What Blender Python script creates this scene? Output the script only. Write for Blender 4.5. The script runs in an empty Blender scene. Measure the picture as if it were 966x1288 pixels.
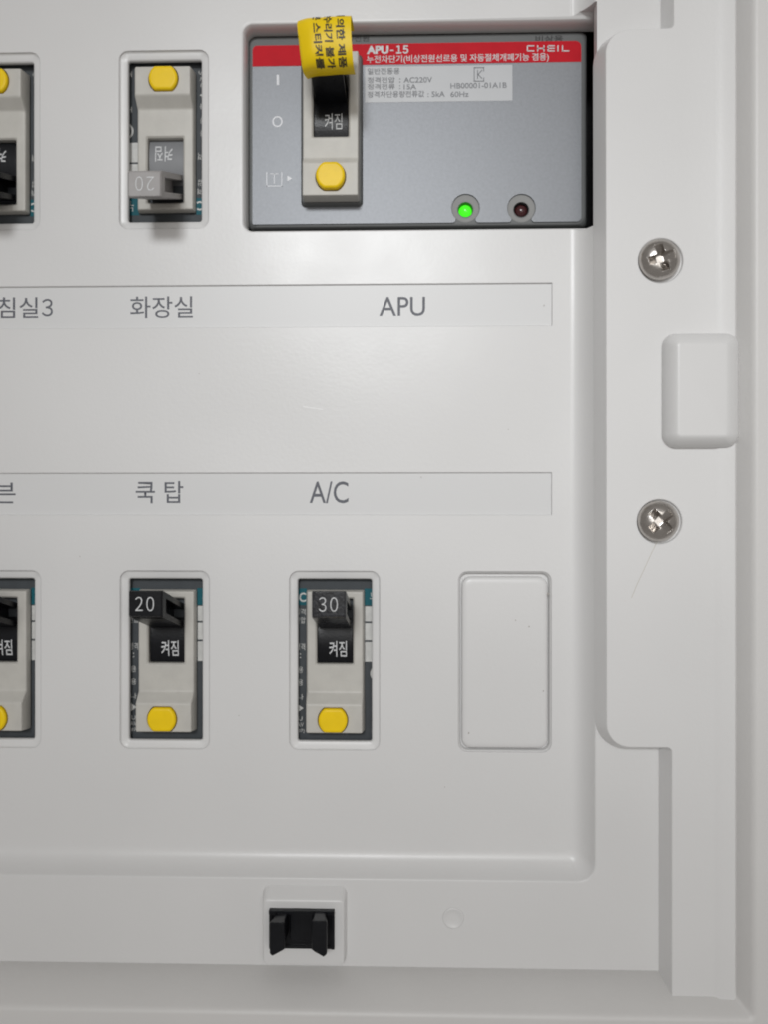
import bpy, bmesh, math, random
from mathutils import Vector, Matrix
from mathutils.geometry import tessellate_polygon
random.seed(7)
S = bpy.context.scene
COL = S.collection

# ------------------------------------------------------------------ camera
F_PX = 1020.0                 # focal length in pixels of the 966 x 1288 photograph
DIST = 170.0                  # mm from lens to panel face
YAW = math.radians(1.5)
FW = Vector((-math.sin(YAW), math.cos(YAW), 0)); RT = Vector((math.cos(YAW), math.sin(YAW), 0)); UP = Vector((0, 0, 1))
CAM = -FW * DIST
cd = bpy.data.cameras.new('camera'); cam = bpy.data.objects.new('camera', cd); COL.objects.link(cam)
cam.location = CAM * 0.001
cam.rotation_euler = (math.radians(90), 0, YAW)
cd.sensor_fit = 'VERTICAL'; cd.sensor_height = 36.0; cd.lens = 36.0 * F_PX / 1288.0
cd.clip_start = 0.005; cd.clip_end = 50
cd.dof.use_dof = True; cd.dof.focus_distance = 0.165; cd.dof.aperture_fstop = 8.0
S.camera = cam

# ------------------------------------------------------------------ light and exposure
w = bpy.data.worlds.new('World'); S.world = w; w.use_nodes = True
bg = w.node_tree.nodes['Background']; bg.inputs[0].default_value = (1.0, 0.955, 0.91, 1); bg.inputs[1].default_value = 0.16
def area(name, loc, target, sx, sy, watts, col):
    l = bpy.data.lights.new(name, 'AREA'); l.shape = 'RECTANGLE'; l.size = sx; l.size_y = sy; l.energy = watts; l.color = col
    o = bpy.data.objects.new(name, l); COL.objects.link(o); o.location = loc
    o.rotation_euler = (Vector(target) - Vector(loc)).to_track_quat('-Z', 'Y').to_euler()
    return o
area('front_fill', (0.25, -1.3, 0.20), (0, 0, 0.0), 0.9, 0.7, 2.05, (1.0, 0.98, 0.95))  # added fill lamp behind the camera, stands in for bounce from the room
def spot(name, loc, target, watts, ang, size, col):
    l = bpy.data.lights.new(name, 'SPOT'); l.energy = watts; l.spot_size = math.radians(ang); l.spot_blend = 1.0; l.shadow_soft_size = size; l.color = col
    o = bpy.data.objects.new(name, l); COL.objects.link(o); o.location = loc
    o.rotation_euler = (Vector(target) - Vector(loc)).to_track_quat('-Z', 'Y').to_euler()
    o.scale = (1.7, 1, 1)      # a wide, flat beam
    return o
spot('ceiling_spot', (-0.08, -1.08, 0.42), (0.022, 0, 0.034), 23.0, 14.2, 0.15, (0.965, 0.985, 1.0))
S.view_settings.view_transform = 'Standard'; S.view_settings.look = 'None'
S.view_settings.exposure = 0.64; S.view_settings.gamma = 1; S.view_settings.use_curve_mapping = False
S.render.engine = 'CYCLES'
S.cycles.max_bounces = 6
S.cycles.filter_width = 1.9

# ------------------------------------------------------------------ coordinates (mm): u right, v up, h towards the viewer
def A(px, py, h=0.0):
    d = RT * ((px - 483) / F_PX) + UP * ((644 - py) / F_PX) + FW
    t = (-h - CAM.y) / d.y
    p = CAM + d * t
    return (p.x, p.z)
def AU(px, h=0, py=644): return A(px, py, h)[0]
def AV(py, h=0, px=483): return A(px, py, h)[1]
def P(u, v, h): return Vector((u, -h, v))

# ------------------------------------------------------------------ materials
def mat(name, col, rough=0.4, metal=0.0, bump=0.0, bscale=900, bevel=0.0, vary=0.0, vscale=60, emit=None, spec=0.5, rvar=0.0, coat=0.0, wave=0.0):
    m = bpy.data.materials.new(name); m.use_nodes = True
    nt = m.node_tree; N = nt.nodes; L = nt.links; b = N['Principled BSDF']
    b.inputs['Base Color'].default_value = (*col, 1); b.inputs['Roughness'].default_value = rough; b.inputs['Metallic'].default_value = metal
    b.inputs['Specular IOR Level'].default_value = spec
    b.inputs['Coat Weight'].default_value = coat; b.inputs['Coat Roughness'].default_value = 0.24
    tc = N.new('ShaderNodeTexCoord')
    if vary > 0:
        n = N.new('ShaderNodeTexNoise'); n.inputs['Scale'].default_value = vscale; n.inputs['Detail'].default_value = 5
        L.new(tc.outputs['Object'], n.inputs['Vector'])
        r = N.new('ShaderNodeMapRange'); r.inputs[1].default_value = 0.3; r.inputs[2].default_value = 0.7; r.inputs[3].default_value = 1 - vary; r.inputs[4].default_value = 1 + vary
        L.new(n.outputs['Fac'], r.inputs[0])
        mx = N.new('ShaderNodeVectorMath'); mx.operation = 'SCALE'; mx.inputs[0].default_value = col
        L.new(r.outputs[0], mx.inputs['Scale']); L.new(mx.outputs[0], b.inputs['Base Color'])
    if rvar > 0:
        n = N.new('ShaderNodeTexNoise'); n.inputs['Scale'].default_value = 90; n.inputs['Detail'].default_value = 6
        L.new(tc.outputs['Object'], n.inputs['Vector'])
        r = N.new('ShaderNodeMapRange'); r.inputs[1].default_value = 0.3; r.inputs[2].default_value = 0.7; r.inputs[3].default_value = rough - rvar; r.inputs[4].default_value = rough + rvar
        L.new(n.outputs['Fac'], r.inputs[0]); L.new(r.outputs[0], b.inputs['Roughness'])
    nrm = None
    if bevel > 0:
        bv = N.new('ShaderNodeBevel'); bv.samples = 4; bv.inputs['Radius'].default_value = bevel * 0.001; nrm = bv.outputs[0]
    if bump > 0:
        n = N.new('ShaderNodeTexNoise'); n.inputs['Scale'].default_value = bscale; n.inputs['Detail'].default_value = 3
        L.new(tc.outputs['Object'], n.inputs['Vector'])
        bp = N.new('ShaderNodeBump'); bp.inputs['Strength'].default_value = bump; bp.inputs['Distance'].default_value = 0.0003
        L.new(n.outputs['Fac'], bp.inputs['Height'])
        if nrm: L.new(nrm, bp.inputs['Normal'])
        nrm = bp.outputs[0]
    if wave > 0:
        n = N.new('ShaderNodeTexNoise'); n.inputs['Scale'].default_value = 16; n.inputs['Detail'].default_value = 1
        L.new(tc.outputs['Object'], n.inputs['Vector'])
        bp = N.new('ShaderNodeBump'); bp.inputs['Strength'].default_value = wave; bp.inputs['Distance'].default_value = 0.004
        L.new(n.outputs['Fac'], bp.inputs['Height'])
        if nrm: L.new(nrm, bp.inputs['Normal'])
        nrm = bp.outputs[0]
    if nrm: L.new(nrm, b.inputs['Normal'])
    if emit:
        b.inputs['Emission Color'].default_value = (*emit[:3], 1); b.inputs['Emission Strength'].default_value = emit[3]
    return m
M = {}
M['cover'] = mat('white_cover_plastic', (0.72, 0.716, 0.712), 0.35, spec=.42, coat=.14, wave=.6, bump=0.07, bscale=1300, bevel=0.22, vary=0.012, vscale=40, rvar=0.03)
M['plate'] = mat('white_plate_plastic', (0.74, 0.736, 0.732), 0.36, spec=.42, coat=.14, wave=.5, bump=0.07, bscale=1300, bevel=0.25, vary=0.012, vscale=40, rvar=0.03)
M['frame'] = mat('painted_frame', (0.70, 0.690, 0.678), 0.42, bump=0.12, bscale=1500, bevel=0.4, vary=0.015, vscale=50)
M['strip'] = mat('label_strip_plastic', (0.70, 0.70, 0.70), 0.36, bump=0.02, spec=.40)
M['ink'] = mat('grey_ink', (0.105, 0.11, 0.13), 0.5, vary=0.12, vscale=900)
M['dark'] = mat('dark_interior', (0.035, 0.036, 0.038), 0.7)
M['nose'] = mat('beige_breaker_plastic', (0.55, 0.535, 0.495), 0.45, bump=0.08, bscale=1800, bevel=0.25, vary=0.05, vscale=300)
M['slate'] = mat('slate_label', (0.066, 0.074, 0.081), 0.55, spec=.25, vary=0.06, vscale=300)
M['teal'] = mat('teal_print', (0.006, 0.11, 0.14), 0.55, spec=.25, vary=0.05, vscale=300)
M['print'] = mat('white_print', (0.62, 0.62, 0.60), 0.5, vary=0.08, vscale=800)
M['black'] = mat('black_plastic', (0.005, 0.0055, 0.0075), 0.34, spec=.28, bump=0.12, bscale=2500, bevel=0.25, vary=0.2, vscale=700, rvar=0.1)
M['black_worn'] = mat('scuffed_black_plastic', (0.016, 0.017, 0.021), 0.27, bump=0.25, bscale=1800, bevel=0.25, vary=0.6, vscale=900, rvar=0.1)
M['greylever'] = mat('grey_plastic', (0.36, 0.345, 0.34), 0.5, bump=0.1, bscale=2500, bevel=0.25, vary=0.06, vscale=300)
M['drumgrey'] = mat('grey_drum_plastic', (0.20, 0.205, 0.215), 0.45, vary=0.06, vscale=300)
M['white'] = mat('white_lettering', (0.62, 0.63, 0.64), 0.5, vary=0.15, vscale=1500)
M['yellow'] = mat('yellow_button_plastic', (0.95, 0.65, 0.004), 0.40, spec=.3, bump=0.06, bscale=1500, bevel=0.3, vary=0.05, vscale=300)
M['housing'] = mat('grey_housing_plastic', (0.115, 0.12, 0.12), 0.5, bump=0.08, bscale=1500, bevel=0.25, vary=0.04, vscale=200)
M['well'] = mat('light_grey_well', (0.24, 0.24, 0.235), 0.5, bevel=0.2)
M['silver'] = mat('silver_film', (0.195, 0.203, 0.217), 0.42, metal=0.35, spec=.45, bump=0.05, bscale=3500, vary=0.05, vscale=1600)
M['red'] = mat('red_print', (0.58, 0.008, 0.02), 0.5, spec=.12, vary=0.06, vscale=250)
M['sticker'] = mat('rating_sticker_film', (0.52, 0.53, 0.545), 0.4, vary=0.02, vscale=200)
M['stink'] = mat('faded_ink', (0.20, 0.205, 0.22), 0.5, vary=0.2, vscale=1500)
M['blackink'] = mat('black_ink', (0.02, 0.02, 0.02), 0.5)
M['faint'] = mat('faint_print', (0.80, 0.81, 0.84), 0.45)
M['tape'] = mat('yellow_tape', (0.90, 0.63, 0.004), 0.42, spec=.3, bump=0.05, bscale=800, vary=0.05, vscale=150)
M['tapeink'] = mat('tape_ink', (0.03, 0.024, 0.012), 0.5)
M['steel'] = mat('screw_steel', (0.56, 0.53, 0.50), 0.24, metal=1.0, bump=0.1, bscale=2500, vary=0.10, vscale=500, bevel=0.15)
M['green'] = mat('lit_green_lens', (0.02, 0.30, 0.01), 0.25, emit=(0.06, 1.0, 0.012, 0.62), coat=.5)
M['maroon'] = mat('dark_red_lens', (0.055, 0.010, 0.012), 0.18, coat=0.4)
M['hair'] = mat('tan_scratch', (0.56, 0.53, 0.47), 0.5)
M['scratch'] = mat('white_scratch', (0.85, 0.85, 0.85), 0.4)
M['dirt'] = mat('dirt_speck', (0.42, 0.40, 0.37), 0.7)

# ------------------------------------------------------------------ building helpers
ORG = {}
def empty(name, loc, label=None, cat=None, group=None, kind=None):
    o = bpy.data.objects.new(name, None); COL.objects.link(o); o.empty_display_size = 0.005
    o.location = P(*loc) * 0.001; ORG[o.name] = P(*loc)
    tag(o, label, cat, group, kind); return o
def tag(o, label=None, cat=None, group=None, kind=None):
    if label: o['label'] = label
    if cat: o['category'] = cat
    if group: o['group'] = group
    if kind: o['kind'] = kind
    return o
def finish(name, me, m, parent=None, angle=38, wn=True, org=None):
    """me holds mm coordinates in world space"""
    base = ORG[parent.name] if parent else (org or Vector((0, 0, 0)))
    for v in me.vertices: v.co = (v.co - base) * 0.001
    me.materials.clear(); me.materials.append(m)
    if angle is not None:
        for p in me.polygons: p.use_smooth = True
        me.set_sharp_from_angle(angle=math.radians(angle))
    o = bpy.data.objects.new(name, me); COL.objects.link(o)
    ORG[o.name] = base
    if parent: o.parent = parent
    else: o.location = base * 0.001
    if wn and angle is not None:
        md = o.modifiers.new('wn', 'WEIGHTED_NORMAL'); md.keep_sharp = True; md.weight = 80
    return o
def bm_mesh(bm, merge=True):
    if merge: bmesh.ops.remove_doubles(bm, verts=bm.verts, dist=1e-4)
    bmesh.ops.recalc_face_normals(bm, faces=bm.faces)
    me = bpy.data.meshes.new('m'); bm.to_mesh(me); bm.free(); return me
def make(name, bm, m, parent=None, **k): return finish(name, bm_mesh(bm), m, parent, **k)
def rrect(u0, u1, v0, v1, r, n=6):
    if u0 > u1: u0, u1 = u1, u0
    if v0 > v1: v0, v1 = v1, v0
    rs = r if isinstance(r, (list, tuple)) else [r] * 4      # order: right-top, left-top, left-bottom, right-bottom
    out = []
    for k, (cu, cv) in enumerate(((u1, v1), (u0, v1), (u0, v0), (u1, v0))):
        rr = max(rs[k], 0.01); su = 1 if k in (0, 3) else -1; sv = 1 if k in (0, 1) else -1
        for i in range(n + 1):
            a = math.pi / 2 * (k + i / n)
            out.append((cu - su * rr + rr * math.cos(a), cv - sv * rr + rr * math.sin(a)))
    return out
def circle(cu, cv, r, n=32, flat=None):
    out = []
    for i in range(n):
        a = 2 * math.pi * i / n; u = r * math.cos(a); v = r * math.sin(a)
        if flat: v = max(-flat, min(flat, v))
        out.append((cu + u, cv + v))
    return out
def loft(bm, loops, cap0=True, cap1=True):
    vs = [[bm.verts.new(P(*p)) for p in lp] for lp in loops]
    n = len(vs[0])
    for a, b in zip(vs, vs[1:]):
        for i in range(n):
            j = (i + 1) % n
            bm.faces.new((a[i], a[j], b[j], b[i]))
    if cap0: bm.faces.new(vs[0][::-1])
    if cap1: bm.faces.new(vs[-1])
    return bm
def lv(loop, h): return [(u, v, h) for u, v in loop]
def solid(loops): return loft(bmesh.new(), loops)
def box(bm, u0, u1, v0, v1, h0, h1):
    return loft(bm, [lv(rrect(u0, u1, v0, v1, 0.0, 1)[::2], h0), lv(rrect(u0, u1, v0, v1, 0.0, 1)[::2], h1)])
def offset_poly(pts, d):
    n = len(pts); out = []
    area2 = sum(pts[i][0] * pts[(i + 1) % n][1] - pts[(i + 1) % n][0] * pts[i][1] for i in range(n))
    s = 1 if area2 > 0 else -1
    for i in range(n):
        p0 = Vector(pts[i - 1]); p1 = Vector(pts[i]); p2 = Vector(pts[(i + 1) % n])
        e1 = (p1 - p0).normalized(); e2 = (p2 - p1).normalized()
        n1 = Vector((e1.y, -e1.x)) * s; n2 = Vector((e2.y, -e2.x)) * s
        b = n1 + n2
        k = max(b.length_squared / 2, 0.35)
        q = p1 + b / k * d
        out.append((q.x, q.y))
    return out
def sheet(name, outer, h, m, parent, thick=0.03, **k):
    """a thin film with a little thickness"""
    return make(name, solid([lv(outer, h - thick), lv(outer, h)]), m, parent, wn=False, angle=30, **k)
def boolean(me, cutters):
    o = bpy.data.objects.new('tmp', me); COL.objects.link(o); cs = []
    for bm in cutters:
        c = bpy.data.objects.new('cut', bm_mesh(bm)); COL.objects.link(c); cs.append(c)
        md = o.modifiers.new('b', 'BOOLEAN'); md.operation = 'DIFFERENCE'; md.solver = 'EXACT'; md.object = c
    bpy.context.view_layer.update()
    dg = bpy.context.evaluated_depsgraph_get()
    r = bpy.data.meshes.new_from_object(o.evaluated_get(dg), depsgraph=dg)
    for x in cs + [o]: bpy.data.objects.remove(x)
    return r
def bevelled(me, width, seg=2, ang=35):
    o = bpy.data.objects.new('tmp', me); COL.objects.link(o)
    md = o.modifiers.new('b', 'BEVEL'); md.width = width; md.segments = seg; md.limit_method = 'ANGLE'; md.angle_limit = math.radians(ang)
    bpy.context.view_layer.update(); dg = bpy.context.evaluated_depsgraph_get()
    r = bpy.data.meshes.new_from_object(o.evaluated_get(dg), depsgraph=dg); bpy.data.objects.remove(o); return r
def text(name, body, cu, cv, wd, ht, h, m, parent, rot=0, bold=0.0, fn=None, spacing=1.0, fw=False):
    if fw: spacing = .54
    c = bpy.data.curves.new('t', 'FONT'); c.body = body.translate(FWT) if fw else body; c.size = 1.0; c.offset = bold; c.space_character = spacing; c.resolution_u = 4
    c.align_x = 'LEFT'
    o = bpy.data.objects.new('t', c); COL.objects.link(o); bpy.context.view_layer.update()
    dg = bpy.context.evaluated_depsgraph_get()
    me = bpy.data.meshes.new_from_object(o.evaluated_get(dg), depsgraph=dg); bpy.data.objects.remove(o)
    if fn:
        b_ = bmesh.new(); b_.from_mesh(me); bmesh.ops.triangulate(b_, faces=b_.faces)
        for _ in range(2): bmesh.ops.subdivide_edges(b_, edges=[e for e in b_.edges if e.calc_length() > .12], cuts=1); bmesh.ops.triangulate(b_, faces=b_.faces)
        b_.to_mesh(me); b_.free()
    xs = [v.co.x for v in me.vertices]; ys = [v.co.y for v in me.vertices]
    x0, x1, y0, y1 = min(xs), max(xs), min(ys), max(ys)
    ca, sa = math.cos(math.radians(rot)), math.sin(math.radians(rot))
    for v in me.vertices:
        a = ((v.co.x - x0) / max(x1 - x0, 1e-6) - 0.5) * wd; b = ((v.co.y - y0) / max(y1 - y0, 1e-6) - 0.5) * ht
        u = cu + a * ca - b * sa; q = cv + a * sa + b * ca
        v.co = P(*fn(u, q)) if fn else P(u, q, h)
    return finish(name, me, m, parent, angle=None, wn=False)
FWT = {ord(c): ord(c) + 0xFEE0 for c in '0123456789ABCDEFGHIJKLMNOPQRSTUVWXYZ/'}
def text_px(name, body, x0, x1, y0, y1, h, m, parent, **k):
    xm = (x0 + x1) / 2; ym = (y0 + y1) / 2
    u0, u1 = A(x0, ym, h)[0], A(x1, ym, h)[0]; v1, v0 = A(xm, y0, h)[1], A(xm, y1, h)[1]
    return text(name, body, (u0 + u1) / 2, (v0 + v1) / 2, u1 - u0, v1 - v0, h, m, parent, **k)

# ------------------------------------------------------------------ enclosure: back panel and outer frame
FL = 4.0                                     # level of the flat border round the recessed face (face = 0)
PL = 8.0                                     # level of the raised plate on the right
UL, VT = AU(-330), AV(-330)                  # far left and top ends, out of view
FR0 = AU(921, PL - 0.6, 700)                     # frame wall at the plate level, right side
FB = AV(1213, FL, 300)                       # frame wall foot, bottom
DR = 0.68
def fr(h, extra=0.0, r=1.0):                 # inner edge of the frame at level h
    d = DR * (h - FL) + extra
    FRf = FR0 - DR * (PL - 0.6 - FL)
    return lv(rrect(UL - d, FRf + d, FB - d, VT + d, r, 5), h)
bm = bmesh.new()
out = 45.0
TOPH = PL + 3.5
loft(bm, [fr(-20, DR * (FL + 20), .6), fr(FL, 0, .6), fr(TOPH - .8, 0, .9), fr(TOPH - .4, 0.08, 1.1), fr(TOPH - .1, 0.3, 1.4), fr(TOPH, 0.7, 1.7), fr(TOPH, out, 6), [(u, v, -20) for u, v, h in fr(TOPH, out, 6)], fr(-20, DR * (FL + 20), .6)], False, False)
frame = make('enclosure_frame', bm, M['frame'], org=P(0, 0, -20))
tag(frame, 'off-white painted enclosure frame with sloping inner walls around the cover', 'frame', kind='structure')
bm = bmesh.new(); e = fr(-9, 6, .6); box(bm, e[0][0] * 0 + UL - 3, FR0, FB, VT + 3, -24, -21.0)
tag(make('back_panel', bm, M['dark']), 'dark interior back panel of the enclosure', 'panel', kind='structure')

# ------------------------------------------------------------------ panel cover
cover = empty('panel_cover', (0, 0, FL), 'white plastic distribution board cover with labelled breaker openings', 'cover')
UR_FACE, UR_FOOT = AU(717, 0, 600), AU(749.5, FL, 700)
VB_FACE, VB_FOOT = AV(1066, 0, 400), AV(1105, FL, 400)
prof = [(0, 0), (.09, .004), (.19, .02), (.30, .055), (.41, .115), (.52, .20), (.63, .32), (.74, .47), (.86, .68), (.955, .88), (.978, .945), (1.01, .985), (1.05, 1.0), (1.06, 1.35)]
basin = []
for a, b in prof:
    ro = 0.8 + a * 2.6
    basin.append(lv(rrect(UL + 1, UR_FACE + a * (UR_FOOT - UR_FACE), VB_FACE + a * (VB_FOOT - VB_FACE), VT - 1, [0.05, .05, .05, ro], 8), b * FL))
blk = rrect(UL - 1, FR0 - DR * (PL - .6 - FL) + 0.3, FB - .3, VT + 1, 0.8, 4)
body = bm_mesh(solid([lv(blk, -4.0), lv(blk, FL)]))
cut = [solid(basin)]
def pocket_outer(cu, cv, hw, hh, blank=False):
    lp = [(0, 1.0, 2.0), (0, 0.06, 2.0), (0.10, -0.30, 1.9), (0.34, -0.50, 1.7)]
    if blank: lp += [(0.5, -1.6, 1.6)]
    else: lp += [(1.0, -0.58, 1.2), (1.55, -0.75, 0.7), (1.75, -1.0, 0.5), (1.78, -1.6, 0.4), (-1.3, -1.62, .4), (-1.3, -6, .4)]
    return solid([lv(rrect(cu - hw + i, cu + hw - i, cv - hh + i, cv + hh - i, r, 6), h) for i, h, r in lp])
c20 = A(206.5, 830); c30 = A(420.5, 831); PITCH = c30[0] - c20[0]
BOT = [(c20[0] - PITCH, c20[1]), c20, c30]
ctop = A(205.3, 175.5); TOP = [(ctop[0] - PITCH, ctop[1]), ctop]
PHW, PHH = 9.60, 18.85
for c in BOT + TOP: cut.append(pocket_outer(c[0], c[1], PHW, PHH))
cb = A(635.5, 832.5); cut.append(pocket_outer(cb[0], cb[1], 9.75, 18.9, True))
# opening of the emergency power unit, running out through the right edge of the recessed face
AL, AR_ = AU(309, -1, 170), AU(746.5, 0.5, 170)
ATv, ABv = AV(33, -1, 520), AV(289.5, -1, 520)
cut.append(solid([lv(rrect(AL - d, AR_ + e, ABv - d2, ATv + d, [.05, r, r, .05], 6), h) for d, d2, h, r, e in ((1.5, .9, 6, 2.6, 0), (1.5, .9, 1.5, 2.6, 0), (1.5, .9, 1.49, 2.6, 5), (1.5, .9, .5, 2.6, 5), (1.0, .5, 0.02, 2.3, 5), (.5, .22, -.22, 2, 5), (.2, .1, -.7, 1.8, 5), (0, 0, -1.5, 1.6, 5), (0, 0, -6, 1.6, 5))]))
# label channels
strips = [(A(695, 356), A(695, 409)), (A(694.5, 594.5), A(694.5, 647.5))]
for (ru, tv), (_, bv) in strips:
    cut.append(solid([lv(rrect(UL - 5, ru + d, bv - d, tv + d, 0.05, 1), h) for d, h in ((.08, .3), (0.08, 0), (0, -.14), (-.05, -0.75))]))
body = boolean(body, cut)
finish('cover_body', body, M['cover'], cover, angle=32)
# moulded round mark on the flange
mu, mvv = A(570.5, 1155, FL)
bm = loft(bmesh.new(), [lv(circle(mu, mvv, r), FL + h) for r, h in ((2.25, -.05), (2.15, .12), (1.95, .2), (1.75, .12), (1.6, .05), (.5, .05))], True, True)
make('ejector_mark', bm, M['cover'], cover, angle=60)
# blank filler plate
bm = solid([lv(rrect(cb[0] - 8.95 + i, cb[0] + 8.95 - i, cb[1] - 18.1 + i, cb[1] + 17.75 - i, r, 8), h) for i, h, r in ((0, -1.7, 1.9), (0, -.6, 1.9), (.12, -.3, 1.8), (.4, -.1, 1.6), (.85, 0.0, 1.3), (1.4, .03, 1.0))])
make('blank_plate', bm, M['cover'], cover, angle=60)
# label strips with their lettering
txt = [[('침실', -4, 47.5, 374, 400), ('3', 52, 66, 376, 398), ('화장실', 163, 242, 373, 400), ('APU', 477, 535, 373.5, 397.5)],
       [('오븐', -38, 19, 607, 633), ('쿡 탑', 170, 230, 605, 633), ('A/C', 389, 438, 605.5, 633)]]
for ((ru, tv), (_, bv)), tt in zip(strips, txt):
    st = make('label_strip', solid([lv(rrect(UL, ru + .02, bv - .02, tv + .02, .05, 1), h) for h in (-.72, -.42)]), M['strip'], cover)
    for body_, x0, x1, y0, y1 in tt:
        text_px('lettering', body_, x0, x1, y0, y1, -.405, M['ink'], st, bold=.004, fw=body_ == '3')
# moulded block that carries the black clip
cl, ct = A(331, 1133, FL + 2.4); cr, cbm = A(432, 1214, FL + 2.4)
bm = solid([lv(rrect(cl - d, cr + d, cbm - d2, ct + dt, r, 5), h) for d, d2, dt, h, r in ((.6, 0, 2.2, FL - .3, 1.6), (.5, 0, 2.0, FL + .1, 1.5), (.15, 0, .35, FL + 2.1, .9), (0, 0, .1, FL + 2.3, .8), (-.25, -.1, -.2, FL + 2.4, .6))])
make('clip_block', bm, M['cover'], cover, angle=60)
# marks of use
def streak(name, pts, wd, h, m, parent):
    bm = bmesh.new(); L = [A(x, y, h) for x, y in pts]
    for a, b in zip(L, L[1:]):
        d = Vector((b[0] - a[0], b[1] - a[1])).normalized(); n = Vector((-d.y, d.x)) * wd / 2
        q = [(a[0] - n.x, a[1] - n.y), (b[0] - n.x, b[1] - n.y), (b[0] + n.x, b[1] + n.y), (a[0] + n.x, a[1] + n.y)]
        loft(bm, [lv(q, h - .02), lv(q, h + .015)])
    return make(name, bm, m, parent, angle=None)
streak('scratch', [(381, 511.5), (393, 513.2), (406, 515)], .16, .01, M['scratch'], cover)
bm = bmesh.new()
for x, y, r, h in ((649, 780, .17, .04), (666, 788, .2, .04), (690, 747, .28, .02), (684, 869, .16, .04), (590, 922, .2, .04), (685, 384, .14, -.2), (62, 1086, .2, -1), (186, 1267, .2, 3), (80, 1217, .18, FL + .6), (660, 1219, .2, FL + .6), (530, 600, .1, .01), (250, 470, .1, .01), (640, 540, .1, .01), (100, 700, .12, .01), (560, 990, .12, .01), (300, 900, .12, .01)):
    u, v = A(x, y, h); c8 = [(u + r * math.cos(a) * random.uniform(.6, 1.1), v + r * math.sin(a) * random.uniform(.6, 1.2)) for a in [k * math.pi / 4 for k in range(8)]]
    if y < 1060: loft(bm, [lv(c8, h - .05), lv(c8, h + .02)])
tag(make('dust', bm, M['dirt'], cover, angle=None), kind='stuff')

# ------------------------------------------------------------------ raised plate on the right
def arc(cx, cy, r, a0, a1, n=8): return [(cx + r * math.cos(math.radians(a0 + (a1 - a0) * i / n)), cy - r * math.sin(math.radians(a0 + (a1 - a0) * i / n))) for i in range(n + 1)]
pl = []                                       # outline in photograph pixels at the plate level, then turned into mm
pl += [(899, -330), (848.5, -330), (848.5, 30)]
pl += arc(842.5, 30, 6, 0, -90, 4)[1:]
pl += arc(792, 66, 29, 90, 180, 9)
pl += arc(793, 911, 29, 180, 270, 9)
pl += arc(840, 946, 6, 90, 0, 4)
pl += [(846, 1262), (899, 1262)]
plm = []
for x, y in pl:
    u = AU(x, PL, 644); v = AV(y, PL, 820); plm.append((u, v))
uR = AU(899, PL); UR2 = FR0 + 0.25
right = [abs(p[0] - uR) < 0.05 for p in plm]
def ring(off, h, ur, hr):
    o = offset_poly(plm, off)
    return [((ur if r else q[0]), (p[1] if (r or p[1] > VT - 1 or p[1] < AV(1255, PL)) else q[1]), (hr if r else h)) for p, q, r in zip(plm, o, right)]
bm = bmesh.new()
loops = [ring(1.50, FL - .6, UR2 + .4, FL - .6), ring(1.40, FL, UR2 + .3, FL), ring(.22, PL - .5, UR2 + .35, PL), ring(.1, PL - .22, UR2 + .05, PL + .40), ring(.06, PL - .14, UR2 - .25, PL + .48), ring(.02, PL - .05, uR + 1.0, PL + .42), ring(0, PL, uR, PL)]
vs = [[bm.verts.new(P(*p)) for p in lp] for lp in loops]
n = len(plm)
for a, b in zip(vs, vs[1:]):
    for i in range(n): bm.faces.new((a[i], a[(i + 1) % n], b[(i + 1) % n], b[i]))
for lp_, vv in ((loops[-1], vs[-1]), (loops[0], vs[0])):
    for t in tessellate_polygon([[Vector((p[0], p[1], 0)) for p in lp_]]): bm.faces.new([vv[i] for i in t])
scr = [A(831.5, 325.5, PL + .8), A(830, 655.5, PL + .8)]
plate_me = bm_mesh(bm)
cuts = [solid([lv(circle(u + .3, v - .12, r, 40), PL + h) for r, h in ((4.8, .4), (4.6, 0.03), (4.4, -.12), (4.3, -.6))]) for u, v in scr]
plate = empty('mounting_plate', (AU(840), AV(640), FL), 'raised white mounting plate with two screws and a catch along the right wall', 'plate')
finish('plate_body', boolean(plate_me, cuts), M['plate'], plate, angle=32)
b0 = (*A(833.5, 419.5, PL + .3), *A(929.5, 563.5, PL + .3)); f0 = (*A(856, 433, PL + 3.6), *A(914, 546.5, PL + 3.6))
def tabring(t, h, r):
    x = [b0[i] + (f0[i] - b0[i]) * t for i in range(4)]
    return lv(rrect(x[0], x[2], x[3], x[1], r, 6), PL + h)
bm = solid([tabring(0, -4, 2.6), tabring(0, .2, 2.6), tabring(.08, 1.1, 2.4), tabring(.25, 2.0, 2.1), tabring(.5, 2.8, 1.6), tabring(.75, 3.3, 1.0), tabring(1, 3.6, .35)])
make('catch_tab', bm, M['plate'], plate, angle=50)
streak('scratch', [(829, 678), (821, 694), (810, 718), (802, 735), (795, 752)], .10, PL + .012, M['hair'], plate)

# ------------------------------------------------------------------ screws
for (u, v), ang, lab in zip(scr, (17, 42), ('steel cross-head screw in the white plate, above the catch tab', 'steel cross-head screw in the white plate, below the catch tab')):
    s = empty('screw', (u, v, PL - .6), lab, 'screw', 'screws of the mounting plate')
    pf = [(2.0, -3), (2.0, -.62), (3.85, -.62), (4.05, -.3), (4.05, .25), (3.95, .65), (3.7, 1.05), (3.2, 1.5), (2.5, 1.85), (1.6, 2.08), (.7, 2.17), (.1, 2.18)]
    me = bm_mesh(solid([lv(circle(u, v, r, 48), PL + h) for r, h in pf]))
    cc = []
    for k in range(2):
        a = math.radians(ang + 90 * k); ca, sa = math.cos(a), math.sin(a)
        def q(hl, hw): return [(u + x * ca - y * sa, v + x * sa + y * ca) for x, y in ((hl, hw), (-hl, hw), (-hl, -hw), (hl, -hw))]
        cc.append(solid([lv(q(3.0, .95), PL + 3), lv(q(2.55, .78), PL + 1.5), lv(q(1.0, .55), PL + .2)]))
    finish('screw_head', boolean(me, cc), M['steel'], s, angle=40)

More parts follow.
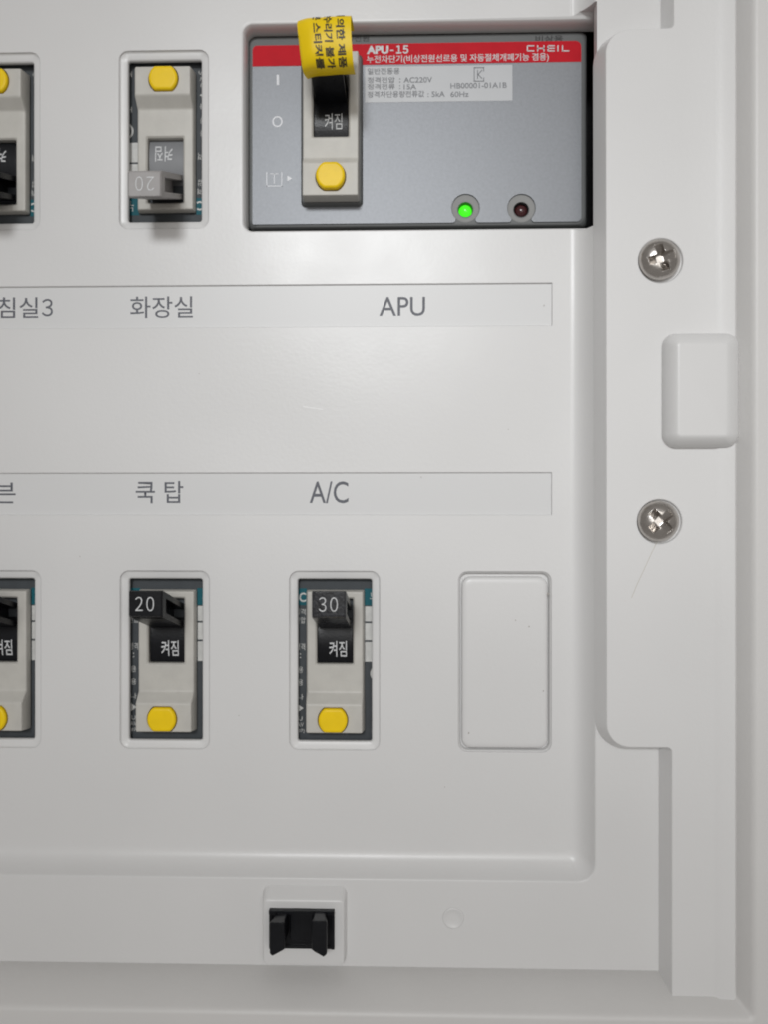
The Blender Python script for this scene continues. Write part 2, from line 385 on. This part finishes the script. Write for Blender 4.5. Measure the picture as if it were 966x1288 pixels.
# ------------------------------------------------------------------ breaker pieces (local mm, T turns them into place)
def make_T(cu, cv, s): return lambda u, v: (cu + s * u, cv + s * v)
def nose_mesh(T, hw, prof, draft, foot, win, wdeep, button, corner=.35):
    """prof: list of (v, h) from bottom to top along the front"""
    bm = bmesh.new(); rings = []
    for k, (v, h) in enumerate(prof):
        e = draft * (h - foot) / (prof[0][1] - foot)
        dv = draft * (-1 if k == 0 else (1 if k == len(prof) - 1 else 0))
        d = draft
        pts = [(-hw - d, v + dv, foot), (hw + d, v + dv, foot), (hw, v, h), (-hw, v, h)]
        rings.append([(*T(a, b), c) for a, b, c in pts])
    loft(bm, rings)
    me = bevelled(bm_mesh(bm), corner, 2, 25)
    cuts = []
    (wu0, wu1, wv0, wv1) = win; hf = prof[-1][1]
    def TT(lp): return [T(*p) for p in lp]
    cuts.append(solid([lv(TT(rrect(wu0 - d, wu1 + d, wv0 - d, wv1 + d, .25, 3)), h) for d, h in ((.35, hf + 1), (.35, hf + .02), (0, hf - .35), (0, hf - wdeep))]))
    bu, bvv, br, bf = button
    cuts.append(solid([lv(TT(circle(bu, bvv, br + .18, 40, bf + .14)), h) for h in (prof[0][1] + 2, prof[0][1] - 1.8)]))
    return boolean(me, cuts)
def button_bm(T, bu, bv, r, fl, h0, h1):
    f = lambda k: [T(*p) for p in circle(bu, bv, r - k, 40, fl - k)]
    return solid([lv(f(0), h0), lv(f(0), h1 - .5), lv(f(.08), h1 - .25), lv(f(.26), h1 - .08), lv(f(.6), h1)])
def drum_bm(T, u0, u1, v0, v1, hface):
    """rounded rocker that fills the handle window"""
    bm = bmesh.new(); R = 15.0; vc = v0 + (v1 - v0) * .30; rings = []
    for i in range(13):
        v = v0 + (v1 - v0) * i / 12; h = hface - (R - math.sqrt(R * R - (v - vc) ** 2))
        rings.append([(*T(u0, v), -7.0), (*T(u1, v), -7.0), (*T(u1, v), h), (*T(u0, v), h)])
    return loft(bm, rings)
def lever_bm(T, hw, base, tip, tb, tt):
    """hollow-sided lever: two flanges, a web and a front plate. base/tip: (v, h) axis points, tb/tt: thickness in v"""
    def axis(t, s):       # t along, s across (-1..1)
        v = base[0] + (tip[0] - base[0]) * t; h = base[1] + (tip[1] - base[1]) * t; th = (tb + (tt - tb) * t) / 2
        return v + s * th, h
    bm = bmesh.new()
    def slab(t0, t1, s0, s1, w0, w1=None):
        w1 = w1 or w0; A0 = axis(t0, s0); A1 = axis(t0, s1); B0 = axis(t1, s0); B1 = axis(t1, s1)
        lo = lambda w, a, b: [(*T(-w, a[0]), a[1]), (*T(w, a[0]), a[1]), (*T(w, b[0]), b[1]), (*T(-w, b[0]), b[1])]
        loft(bm, [lo(w0, A0, A1), lo(w1, B0, B1)])
    slab(0, .97, .55, 1.0, hw * 1.0, hw * .97)
    slab(0, .97, -1.0, -.55, hw * 1.0, hw * .97)
    slab(0, .97, -.7, .7, hw * .35, hw * .35)
    me0 = bm_mesh(bm)
    b2 = bmesh.new(); sv = [axis(.86, s) for s in (-1, 1)] + [axis(1, s) for s in (-1, 1)]
    r = .35
    def tipring(t, ins, rr):
        a, b = axis(t, -1), axis(t, 1)
        return [(*T(*p), a[1]) for p in rrect(-hw + ins, hw - ins, a[0] + ins, b[0] - ins, rr, 4)]
    loft(b2, [tipring(.86, 0, r), tipring(.965, 0, r), tipring(.985, .09, r), tipring(1, .3, r)])
    me1 = bm_mesh(b2)
    bm = bmesh.new(); bm.from_mesh(me0); bm.from_mesh(me1); return bm
FOOT = -2.7
def breaker(center, s, rating, lab, gray=False, tipv_=13.35, grp='breakers in the single openings', left_txt=True, tripped=False):
    T = make_T(center[0], center[1], s)
    o = empty('circuit_breaker', (center[0], center[1], FOOT - .6), lab, 'circuit breaker', grp)
    hwp = 10.2
    lp = make('label_plate', solid([lv([T(*p) for p in rrect(-hwp, hwp, -18.4, 18.4, .4, 2)], h) for h in (-9.0, FOOT - .2)]), M['slate'], o)
    hp = FOOT - .16
    def pr(nm, u0, u1, v0, v1, m): return sheet(nm, [T(*p) for p in rrect(u0, u1, v0, v1, .05, 1)], hp, m, lp, thick=.05)
    rot = 0 if s > 0 else 180
    def tx(body, u, v, wd, ht, m=M['print'], b=0): u_, v_ = T(u, v); return text('lettering', body, u_, v_, wd, ht, hp + .03, m, lp, rot=rot, bold=b)
    pr('teal_band', -9.9, -6.2, 11.3, 14.9, M['teal']); pr('teal_band', 6.2, 9.9, 11.3, 14.9, M['teal'])
    tx('IC', -7.35, 13.0, 2.0, 2.0, b=.02); tx('누전', 8.9, 13.0, 3.2, 2.4)
    for v0, v1 in ((7.9, 11.1), (3.9, 7.5), (-.7, 3.5)): pr('white_field', 6.3, 9.9, v0, v1, M['print'])
    for body, v, ht, wd in (('정격', 9.9, 1.3, 2.2), ('전압', 8.1, 1.3, 2.2), ('정격', 2.4, 1.5, 2.0), (':', .5, 1.0, .3), ('용', -2.5, 1.3, 1.2), ('용', -5.2, 1.3, 1.2), ('나', -8.3, 1.2, 1.4), ('▶', -10.7, 1.9, 1.4), ('U', -12.9, .9, .9), ('AV', -14.2, .9, 1.4), ('(87)', -15.6, .9, 1.8)):
        tx(body, -7.6, v, wd, ht)
    ro = [T(*p) for p in circle(9.3, -3.2, 1.9, 28)]; ri = [T(*p) for p in circle(9.3, -3.2, 1.45, 28)]
    bm = loft(bmesh.new(), [lv(ri, hp - .04), lv(ri, hp), lv(ro, hp), lv(ro, hp - .04)], False, False); make('ring_symbol', bm, M['print'], lp, angle=30, wn=False)
    tx('H', 8.2, -7.8, .9, 1.2); tx('K', 8.2, -15.4, .9, 1.2)
    win = (-3.85, 3.85, -.9, 12.9); btn = (-.25, -12.25, 3.05, 2.5)
    prof = [(-15.0, 1.0), (-9.0, 1.0), (-6.9, -1.0), (14.35, -1.0)]
    finish('nose', nose_mesh(T, 5.9, prof, .40, FOOT, win, 4.3, btn), M['nose'], o, angle=35)
    make('test_button', button_bm(T, *btn[:2], btn[2], btn[3], -1.5, 1.75), M['yellow'], o, angle=50)
    hm = M['greylever'] if gray else (M['black_worn'] if rating == '30' else M['black'])
    dm = M['drumgrey'] if gray else M['black']
    hd = make('handle', lever_bm(T, 3.38, (8.6, -4), (tipv_, 12.8), 5.2, 5.25), hm, o, angle=35)
    make('rocker', drum_bm(T, -3.72, 3.72, win[2] + .12, win[3] - .12, -1.9), dm, hd, angle=35)
    R = 15.; vc = win[2] + .12 + 13.76 * .3
    sv = center[1]; 
    def onr(u, v):
        vl = (v - center[1]) * s
        return (u, v, -1.9 - (R - math.sqrt(R * R - (vl - vc) ** 2)) + .03)
    u_, v_ = T(.55, 2.15); text('state_lettering', '켜짐', u_, v_, 3.75, 3.4, 0, M['white'], hd, rot=rot, fn=onr, bold=.008)
    if rating:
        u_, v_ = T(-.1, tipv_ - .1); text('rating_number', rating, u_, v_, 3.7, 2.8, 12.84, M['white'], hd, rot=rot, bold=-.008, fw=True)
    return o
breaker(BOT[1], 1, '20', 'black-handled breaker marked 20 in the opening under the label 쿡 탑')
breaker(BOT[2], 1, '30', 'black-handled breaker marked 30 in the opening under the label A/C')
breaker(BOT[0], 1, '20', 'black-handled breaker in the opening under the label ending in 븐')
breaker(TOP[1], -1, '20', 'grey-handled breaker marked 20, upside down above the label 화장실', gray=True, tipv_=14.6)
breaker(TOP[0], -1, '20', 'black-handled breaker, upside down above the label 침실3')

# ------------------------------------------------------------------ emergency power unit in the wide opening
PH = -3.2                                    # level of its silver face
unit = empty('emergency_power_unit', (AU(525), AV(165), -20), 'grey emergency power breaker unit with silver face, red banner and two indicator lamps', 'power unit')
hu0, hv1 = AU(311.5, PH - .8, 165), AV(43.5, PH - .8, 525); hu1, hv0 = AU(739, PH - .8, 165), AV(287, PH - .8, 525)
hs = solid([lv(rrect(hu0 - d, hu1 + d, hv0 - d, hv1 + d, r, 5), h) for d, h, r in ((.15, -20, 1), (.1, PH - 1.9, 1), (0, PH - 1.0, 1.2), (-.35, PH - .45, 1.4), (-.8, PH - .3, 1.4))])
leds = [A(586, 263, PH), A(656.5, 263, PH)]
hcut = [solid([lv(circle(u, v, r, 32), h) for r, h in ((1.75, PH + 1), (1.6, PH - .3), (1.5, PH - 2.6))]) for u, v in leds]
finish('housing', boolean(bm_mesh(hs), hcut), M['housing'], unit, angle=35)
# silver face with a keyhole round each lamp
fu0, fv1 = AU(317, PH, 165), AV(54.3, PH, 525); fu1, fv0 = AU(732, PH, 165), AV(280.5, PH, 525)
o2 = []
def corner(cu, cv, r, a0, a1, k=6): return [(cu + r * math.cos(math.radians(a0 + (a1 - a0) * i / k)), cv + r * math.sin(math.radians(a0 + (a1 - a0) * i / k))) for i in range(k + 1)]
o2 += corner(fu0 + 1.0, fv1 - 1.0, 1.0, 180, 90) [::1]
o2 = corner(fu0 + .4, fv0 + .4, .4, 180, 270, 4)
for lu, lvv in leds:
    R_ = 3.05; nk = 2.15; dz = math.sqrt(R_ * R_ - nk * nk)
    o2 += corner(lu - nk - .6, fv0 + .6, .6, 270, 360, 4)
    a = math.degrees(math.asin(nk / R_)); c0 = 270 - a; c1 = -90 + a
    ks = [c0 - (c0 - c1) * i / 18 for i in range(19)]
    o2 += [(lu + R_ * math.cos(math.radians(t)), lvv + .2 + R_ * math.sin(math.radians(t))) for t in ks]
    o2 += corner(lu + nk + .6, fv0 + .6, .6, 180, 270, 4)
o2 += corner(fu1 - 1.0, fv0 + 1.0, 1.0, 270, 360)
o2 += corner(fu1 - 1.3, fv1 - 1.3, 1.3, 0, 90)
o2 += corner(fu0 + 1.0, fv1 - 1.0, 1.0, 90, 180)
bm = bmesh.new(); lo = [bm.verts.new(P(u, v, PH - .4)) for u, v in o2]; hi = [bm.verts.new(P(u, v, PH)) for u, v in o2]
nn = len(o2)
for i in range(nn): bm.faces.new((lo[i], lo[(i + 1) % nn], hi[(i + 1) % nn], hi[i]))
for t in tessellate_polygon([[Vector((u, v, 0)) for u, v in o2]]): bm.faces.new([hi[i] for i in t])
face = make('face_plate', bm, M['silver'], unit, angle=30)
for lu, lvv in leds:
    wl = make('lamp_well', loft(bmesh.new(), [lv(circle(lu, lvv + .2, 3.0), PH - .36), lv(circle(lu, lvv + .2, 2.9), PH - .27), lv(circle(lu, lvv - .1, 1.7), PH - .3), lv(circle(lu, lvv - .1, 1.62), PH - 2.2)], False, False), M['well'], unit)
for (lu, lvv), m_, lb in zip(leds, (M['green'], M['maroon']), ('lit green lamp', 'unlit dark red lamp')):
    d_ = [(1.45, -3.5), (1.45, -1.2), (1.38, -.75), (1.15, -.3), (.8, .0), (.4, .15), (.08, .2)]
    lamp = make('indicator_lamp', solid([lv(circle(lu, lvv - .25, r, 24), PH + h) for r, h in d_]), m_, unit, angle=70); lamp['label'] = lb
# red banner with its lettering
bu0, bv1 = fu0, AV(54.6, PH, 525); bu1, bv0 = fu1, AV(80.8, PH, 525)
ban = sheet('banner', rrect(bu0 + .04, bu1 - .04, bv0, bv1, [1.25, .95, .05, .05], 5), PH + .06, M['red'], unit, thick=.2)
hl = PH + .09
text_px('lettering', 'APU', 461, 489, 57.5, 68, hl, M['white'], ban, bold=.045)
text_px('lettering', '-', 491, 495.5, 62.6, 64.2, hl, M['white'], ban)
text_px('lettering', '15', 498.5, 514, 57, 67.5, hl, M['white'], ban, bold=.035, fw=True)
text_px('lettering', '누전차단기(비상전원선로용 및 자동절체개폐기능 겸용)', 461, 691, 68.2, 79.2, hl, M['white'], ban, bold=.012)
# angular logo lettering built from strokes
def strokes(name, segs, x0, y0, sx, sy, wd, h, m, parent):
    bm = bmesh.new()
    for (a, b, c, d) in segs:
        p, q = A(x0 + a * sx, y0 + b * sy, h), A(x0 + c * sx, y0 + d * sy, h)
        dv = Vector((q[0] - p[0], q[1] - p[1])).normalized(); nv = Vector((-dv.y, dv.x)) * wd / 2; e = dv * wd / 2
        qd = [(p[0] - nv.x - e.x, p[1] - nv.y - e.y), (q[0] - nv.x + e.x, q[1] - nv.y + e.y), (q[0] + nv.x + e.x, q[1] + nv.y + e.y), (p[0] + nv.x - e.x, p[1] + nv.y - e.y)]
        loft(bm, [lv(qd, h - .02), lv(qd, h)])
    return make(name, bm, m, parent, angle=None, wn=False)
C_ = [(1, 0, .1, 0), (0, .1, 0, .9), (.1, 1, 1, 1)]
segs = []
for k, ch in enumerate((C_, [(0, 0, 0, 1), (1, 0, 1, 1), (0, .5, 1, .5)], [(1, 0, .1, 0), (0, .1, 0, .9), (.1, 1, 1, 1), (0, .5, 1, .5)], [(.5, 0, .5, 1)], [(0, 0, 0, 1), (.1, 1, 1, 1)])):
    ox = (0, 1.35, 2.7, 3.6, 4.6)[k]; segs += [(a * .82 + ox, b, c * .82 + ox, d) for a, b, c, d in ch]
strokes('lettering', segs, 664, 57.6, 9.6, 6.4, .25, hl + .02, M['white'], ban)
# rating sticker
su0, sv1 = AU(459, PH, 105), AV(83, PH, 552); su1, sv0 = AU(645, PH, 105), AV(128, PH, 552)
stk = sheet('rating_sticker', rrect(su0, su1, sv0, sv1, .1, 2), PH + .05, M['sticker'], unit, thick=.2)
for b_, x0, x1, y0, y1 in (('일반전등용', 462, 503, 85.5, 93.5), ('정격전압', 462, 497, 97, 104.5), (':', 502.5, 504, 98.5, 104), ('AC220V', 508, 544, 97, 104), ('정격전류', 462, 497, 105.5, 112.5), (':', 502.5, 504, 107, 112), ('15A', 508, 524, 106, 112.5), ('정격차단용량전류값', 462, 534, 114.5, 122.5), (': 5kA', 538, 560, 115, 122), ('60Hz', 567, 590, 115, 122), ('HB00001-01A1B', 567, 638, 104, 111)):
    text_px('lettering', b_, x0, x1, y0, y1, hl, M['stink'], stk, bold=.012)
kc = [(0, 0, 0, 1), (0, 0, 1, 0), (1, 0, 1, .25), (0, 1, 1, 1), (1, .75, 1, 1), (.35, .2, .35, .8), (.4, .5, .8, .2), (.4, .5, .8, .8)]
strokes('certification_mark', kc, 597, 85, 12, 17, .17, hl + .02, M['stink'], stk)
# symbols printed on the silver face
text_px('lettering', 'I', 347.5, 350.5, 94, 107, PH + .03, M['faint'], face)
text_px('lettering', 'O', 342, 355, 146, 160, PH + .03, M['faint'], face)
strokes('test_symbol', [(0, 0, 0, 1), (1, 0, 1, 1), (0, 1, 1, 1), (.25, .1, .75, .1), (.5, .1, .5, .8)], 335, 217, 19, 17, .16, PH + .03, M['faint'], face)
text_px('lettering', '▶', 361, 367, 221, 228, PH + .03, M['faint'], face)
for b_, x0, x1 in (('비상용', 674, 709), ('상용전원', 425, 464)):
    text_px('lettering', b_, x0, x1, 44.5, 52.5, PH - .25, M['blackink'], unit, bold=.02)
# breaker nose, handle, button of the unit
nu = AU(415.6, 0, 150); nvc = AV(160, 0)
T = make_T(nu, nvc, 1); NH = 0.3
win = (AU(393.5, NH) - nu, AU(438, NH) - nu, AV(170.5, NH) - nvc, AV(80, NH) - nvc)
bt = (AU(415.5, 1.5) - nu, AV(221, 1.5) - nvc, 3.05, 2.75)
prof = [(AV(245, 1.2) - nvc, 1.2), (AV(203, 1.2) - nvc, 1.2), (AV(199, .3) - nvc, NH), (AV(63, NH) - nvc, NH)]
hwn = (AU(450.5, NH) - AU(380.5, NH)) / 2
finish('nose', nose_mesh(T, hwn, prof, .15, PH + .9, win, 4.5, bt, .3), M['nose'], unit, angle=35)
make('nose_collar', solid([lv([T(*p) for p in rrect(-hwn - d, hwn + d, prof[0][0] - d, prof[-1][0] + d, .9, 4)], h) for d, h in ((.8, PH - .3), (.72, PH + .6), (.4, PH + 1.1))]), M['housing'], unit)
make('test_button', button_bm(T, *bt[:2], bt[2], bt[3], -1, 2.5), M['yellow'], unit, angle=50)
hd = make('handle', lever_bm(T, 3.3, (win[3] - 5.4, -4), (AV(100, 0) - nvc, 12.8), 5.2, 4.95), M['black'], unit, angle=35)
make('rocker', drum_bm(T, win[0] + .12, win[1] - .12, win[2] + .12, win[3] - .12, -.5), M['black'], hd, angle=35)
vc_ = win[2] + .12 + (win[3] - win[2] - .24) * .3
def onr2(u, v):
    vl = v - nvc; return (u, v, -.5 - (15 - math.sqrt(225 - (vl - vc_) ** 2)) + .03)
tu, tv_ = A(419, 152.5, -.5); text('state_lettering', '켜짐', tu, tv_, 3.7, 3.3, 0, M['white'], hd, fn=onr2, bold=-.002)

# ------------------------------------------------------------------ yellow warning tape folded over that handle
tipv = AV(100, 0); tl, tr = AU(373, 13), AU(443, 13)
tc_prof = [(5.7, 7.5), (6.0, 9.5), (6.0, 11.3), (5.5, 12.8), (4.3, 13.7), (2.6, 14.0), (.8, 14.0), (-1.0, 13.8), (-2.6, 13.3), (-3.7, 12.4), (-4.0, 11.0), (-3.7, 9.2), (-3.1, 7.6)]
def smooth(ps, it=2):
    for _ in range(it):
        q = [ps[0]]
        for a, b in zip(ps, ps[1:]): q += [(a[0] * .75 + b[0] * .25, a[1] * .75 + b[1] * .25), (a[0] * .25 + b[0] * .75, a[1] * .25 + b[1] * .75)]
        ps = q + [ps[-1]]
    return ps
tp = smooth(tc_prof)
ln = [0]
for a, b in zip(tp, tp[1:]): ln.append(ln[-1] + math.dist(a, b))
def tape_pt(x, d, lift=0.0):
    """x 0..1 across, d mm along the tape from its top end"""
    for i in range(len(ln) - 1):
        if ln[i + 1] >= d or i == len(ln) - 2:
            t = (d - ln[i]) / max(ln[i + 1] - ln[i], 1e-6); v = tp[i][0] + (tp[i + 1][0] - tp[i][0]) * t; h = tp[i][1] + (tp[i + 1][1] - tp[i][1]) * t
            tv = Vector((tp[i + 1][0] - tp[i][0], tp[i + 1][1] - tp[i][1])).normalized(); nv = Vector((-tv.y, tv.x))
            if nv.y < 0 and 3 < d < ln[-1] - 3: nv = -nv
            break
    k = d / ln[-1]
    u = tl + (tr - tl) * x + 1.35 * (1 - x) * max(0, (k - .35)) * 1.6 - .25 * math.sin(k * 5) * x
    h -= 2.6 * max(0, .24 - x) ** 1.5 * 3.5 * (1 if 0 < k < 1 else 1)
    h += .12 * math.sin(x * 7 + k * 9)
    return (u, tipv + v + nv.x * lift + .25 * (x - .5), h + nv.y * lift)
bm = bmesh.new(); NX, ND = 20, 60
g = [[[bm.verts.new(P(*tape_pt(i / NX, ln[-1] * j / ND, lf))) for i in range(NX + 1)] for j in range(ND + 1)] for lf in (0, .09)]
for L_ in g:
    for j in range(ND):
        for i in range(NX): bm.faces.new((L_[j][i], L_[j][i + 1], L_[j + 1][i + 1], L_[j + 1][i]))
for j in range(ND):
    for i in (0, NX): bm.faces.new((g[0][j][i], g[0][j + 1][i], g[1][j + 1][i], g[1][j][i]))
for i in range(NX):
    for j in (0, ND): bm.faces.new((g[0][j][i], g[0][j][i + 1], g[1][j][i + 1], g[1][j][i]))
tape = make('warning_sticker', bm, M['tape'], org=P((tl + tr) / 2, tipv, 13), angle=60, wn=False)
tag(tape, 'yellow sticker with black Korean print folded over the handle under the opening top', 'sticker')
d0 = 3.9
for body_, xc, start, length, wd in (('에 의한 제품', .80, d0, 11.9, .16), ('상수리기 불가', .575, d0, 11.9, .16), ('본 스티커를', .365, d0 + .7, 11.3, .16)):
    def fn(u, v, xc=xc, start=start): return tape_pt(xc + v, start + u, .17)
    text('lettering', body_, length / 2, 0, length, wd, 0, M['tapeink'], tape, fn=fn, bold=.028)

# ------------------------------------------------------------------ black clip on the lower flange
ku, kv = A(379, 1167, 6.4)
clip = empty('retaining_clip', (ku, kv, 6.3), 'black plastic two-pronged clip on the white block below the cover', 'clip')
x0, y1 = A(338.5, 1142.5, 6.6); x1, y0 = A(420.5, 1192.5, 6.6)
bm = bmesh.new(); box(bm, x0, x1, y0, y1, 5.5, 6.7)
for a in ((x0, x1, y1 - .8, y1, 6.6, 7.5), (x0, x1, y0, y0 + .6, 6.6, 7.0), (x0, x0 + .6, y0, y1, 6.6, 7.2), (x1 - .6, x1, y0, y1, 6.6, 7.2)): box(bm, *a)
make('clip_base', bm, M['black'], clip)
pu0, pv1 = A(364, 1150, 8.4); pu1, pv0 = A(392, 1187, 8.4)
make('centre_pad', solid([lv(rrect(pu0 - d, pu1 + d, pv0 - d, pv1 + d, .8, 4), h) for d, h in ((.3, 6.5), (.2, 7.1), (0, 7.4))]), M['black'], clip)
for xa, xb, ya, yb, sd in ((340, 357.5, 1160, 1202.5, -1), (391, 409.5, 1158, 1203.5, 1)):
    hu = 11.8
    a0, b1 = A(xa, ya, hu); a1, b0_ = A(xb, yb, hu)
    bm = bmesh.new(); rings = []
    bu = (a0 + a1) / 2; base_u = bu - sd * .1
    for t, h, shift, wdt in ((0, 6.2, -.3, 1.2), (.35, 8.6, -.1, 1.25), (.6, 10.0, .1, 1.35), (.8, 11.0, .15, 1.5), (.93, 11.6, .1, 1.5), (1, 11.9, .1, 1.2)):
        hgt = (b1 - b0_) * (.62 + .38 * t)
        c_ = (b0_ + b1) / 2 + .75 * (1 - t)
        u0_, u1_ = bu - wdt + sd * shift, bu + wdt + sd * shift
        low = c_ - hgt / 2; up = c_ + hgt / 2
        sl = 1.0 * t; c8 = .3
        bl, br = (low, low + sl) if sd < 0 else (low + sl, low)
        rings.append([(*p, h) for p in ((u1_, up - c8), (u1_ - c8, up), (u0_ + c8, up), (u0_, up - c8), (u0_, bl + c8), (u0_ + c8, bl + .08), (u1_ - c8, br + .08), (u1_, br + c8))])
    loft(bm, rings)
    make('prong', bm, M['black'], clip, angle=50)
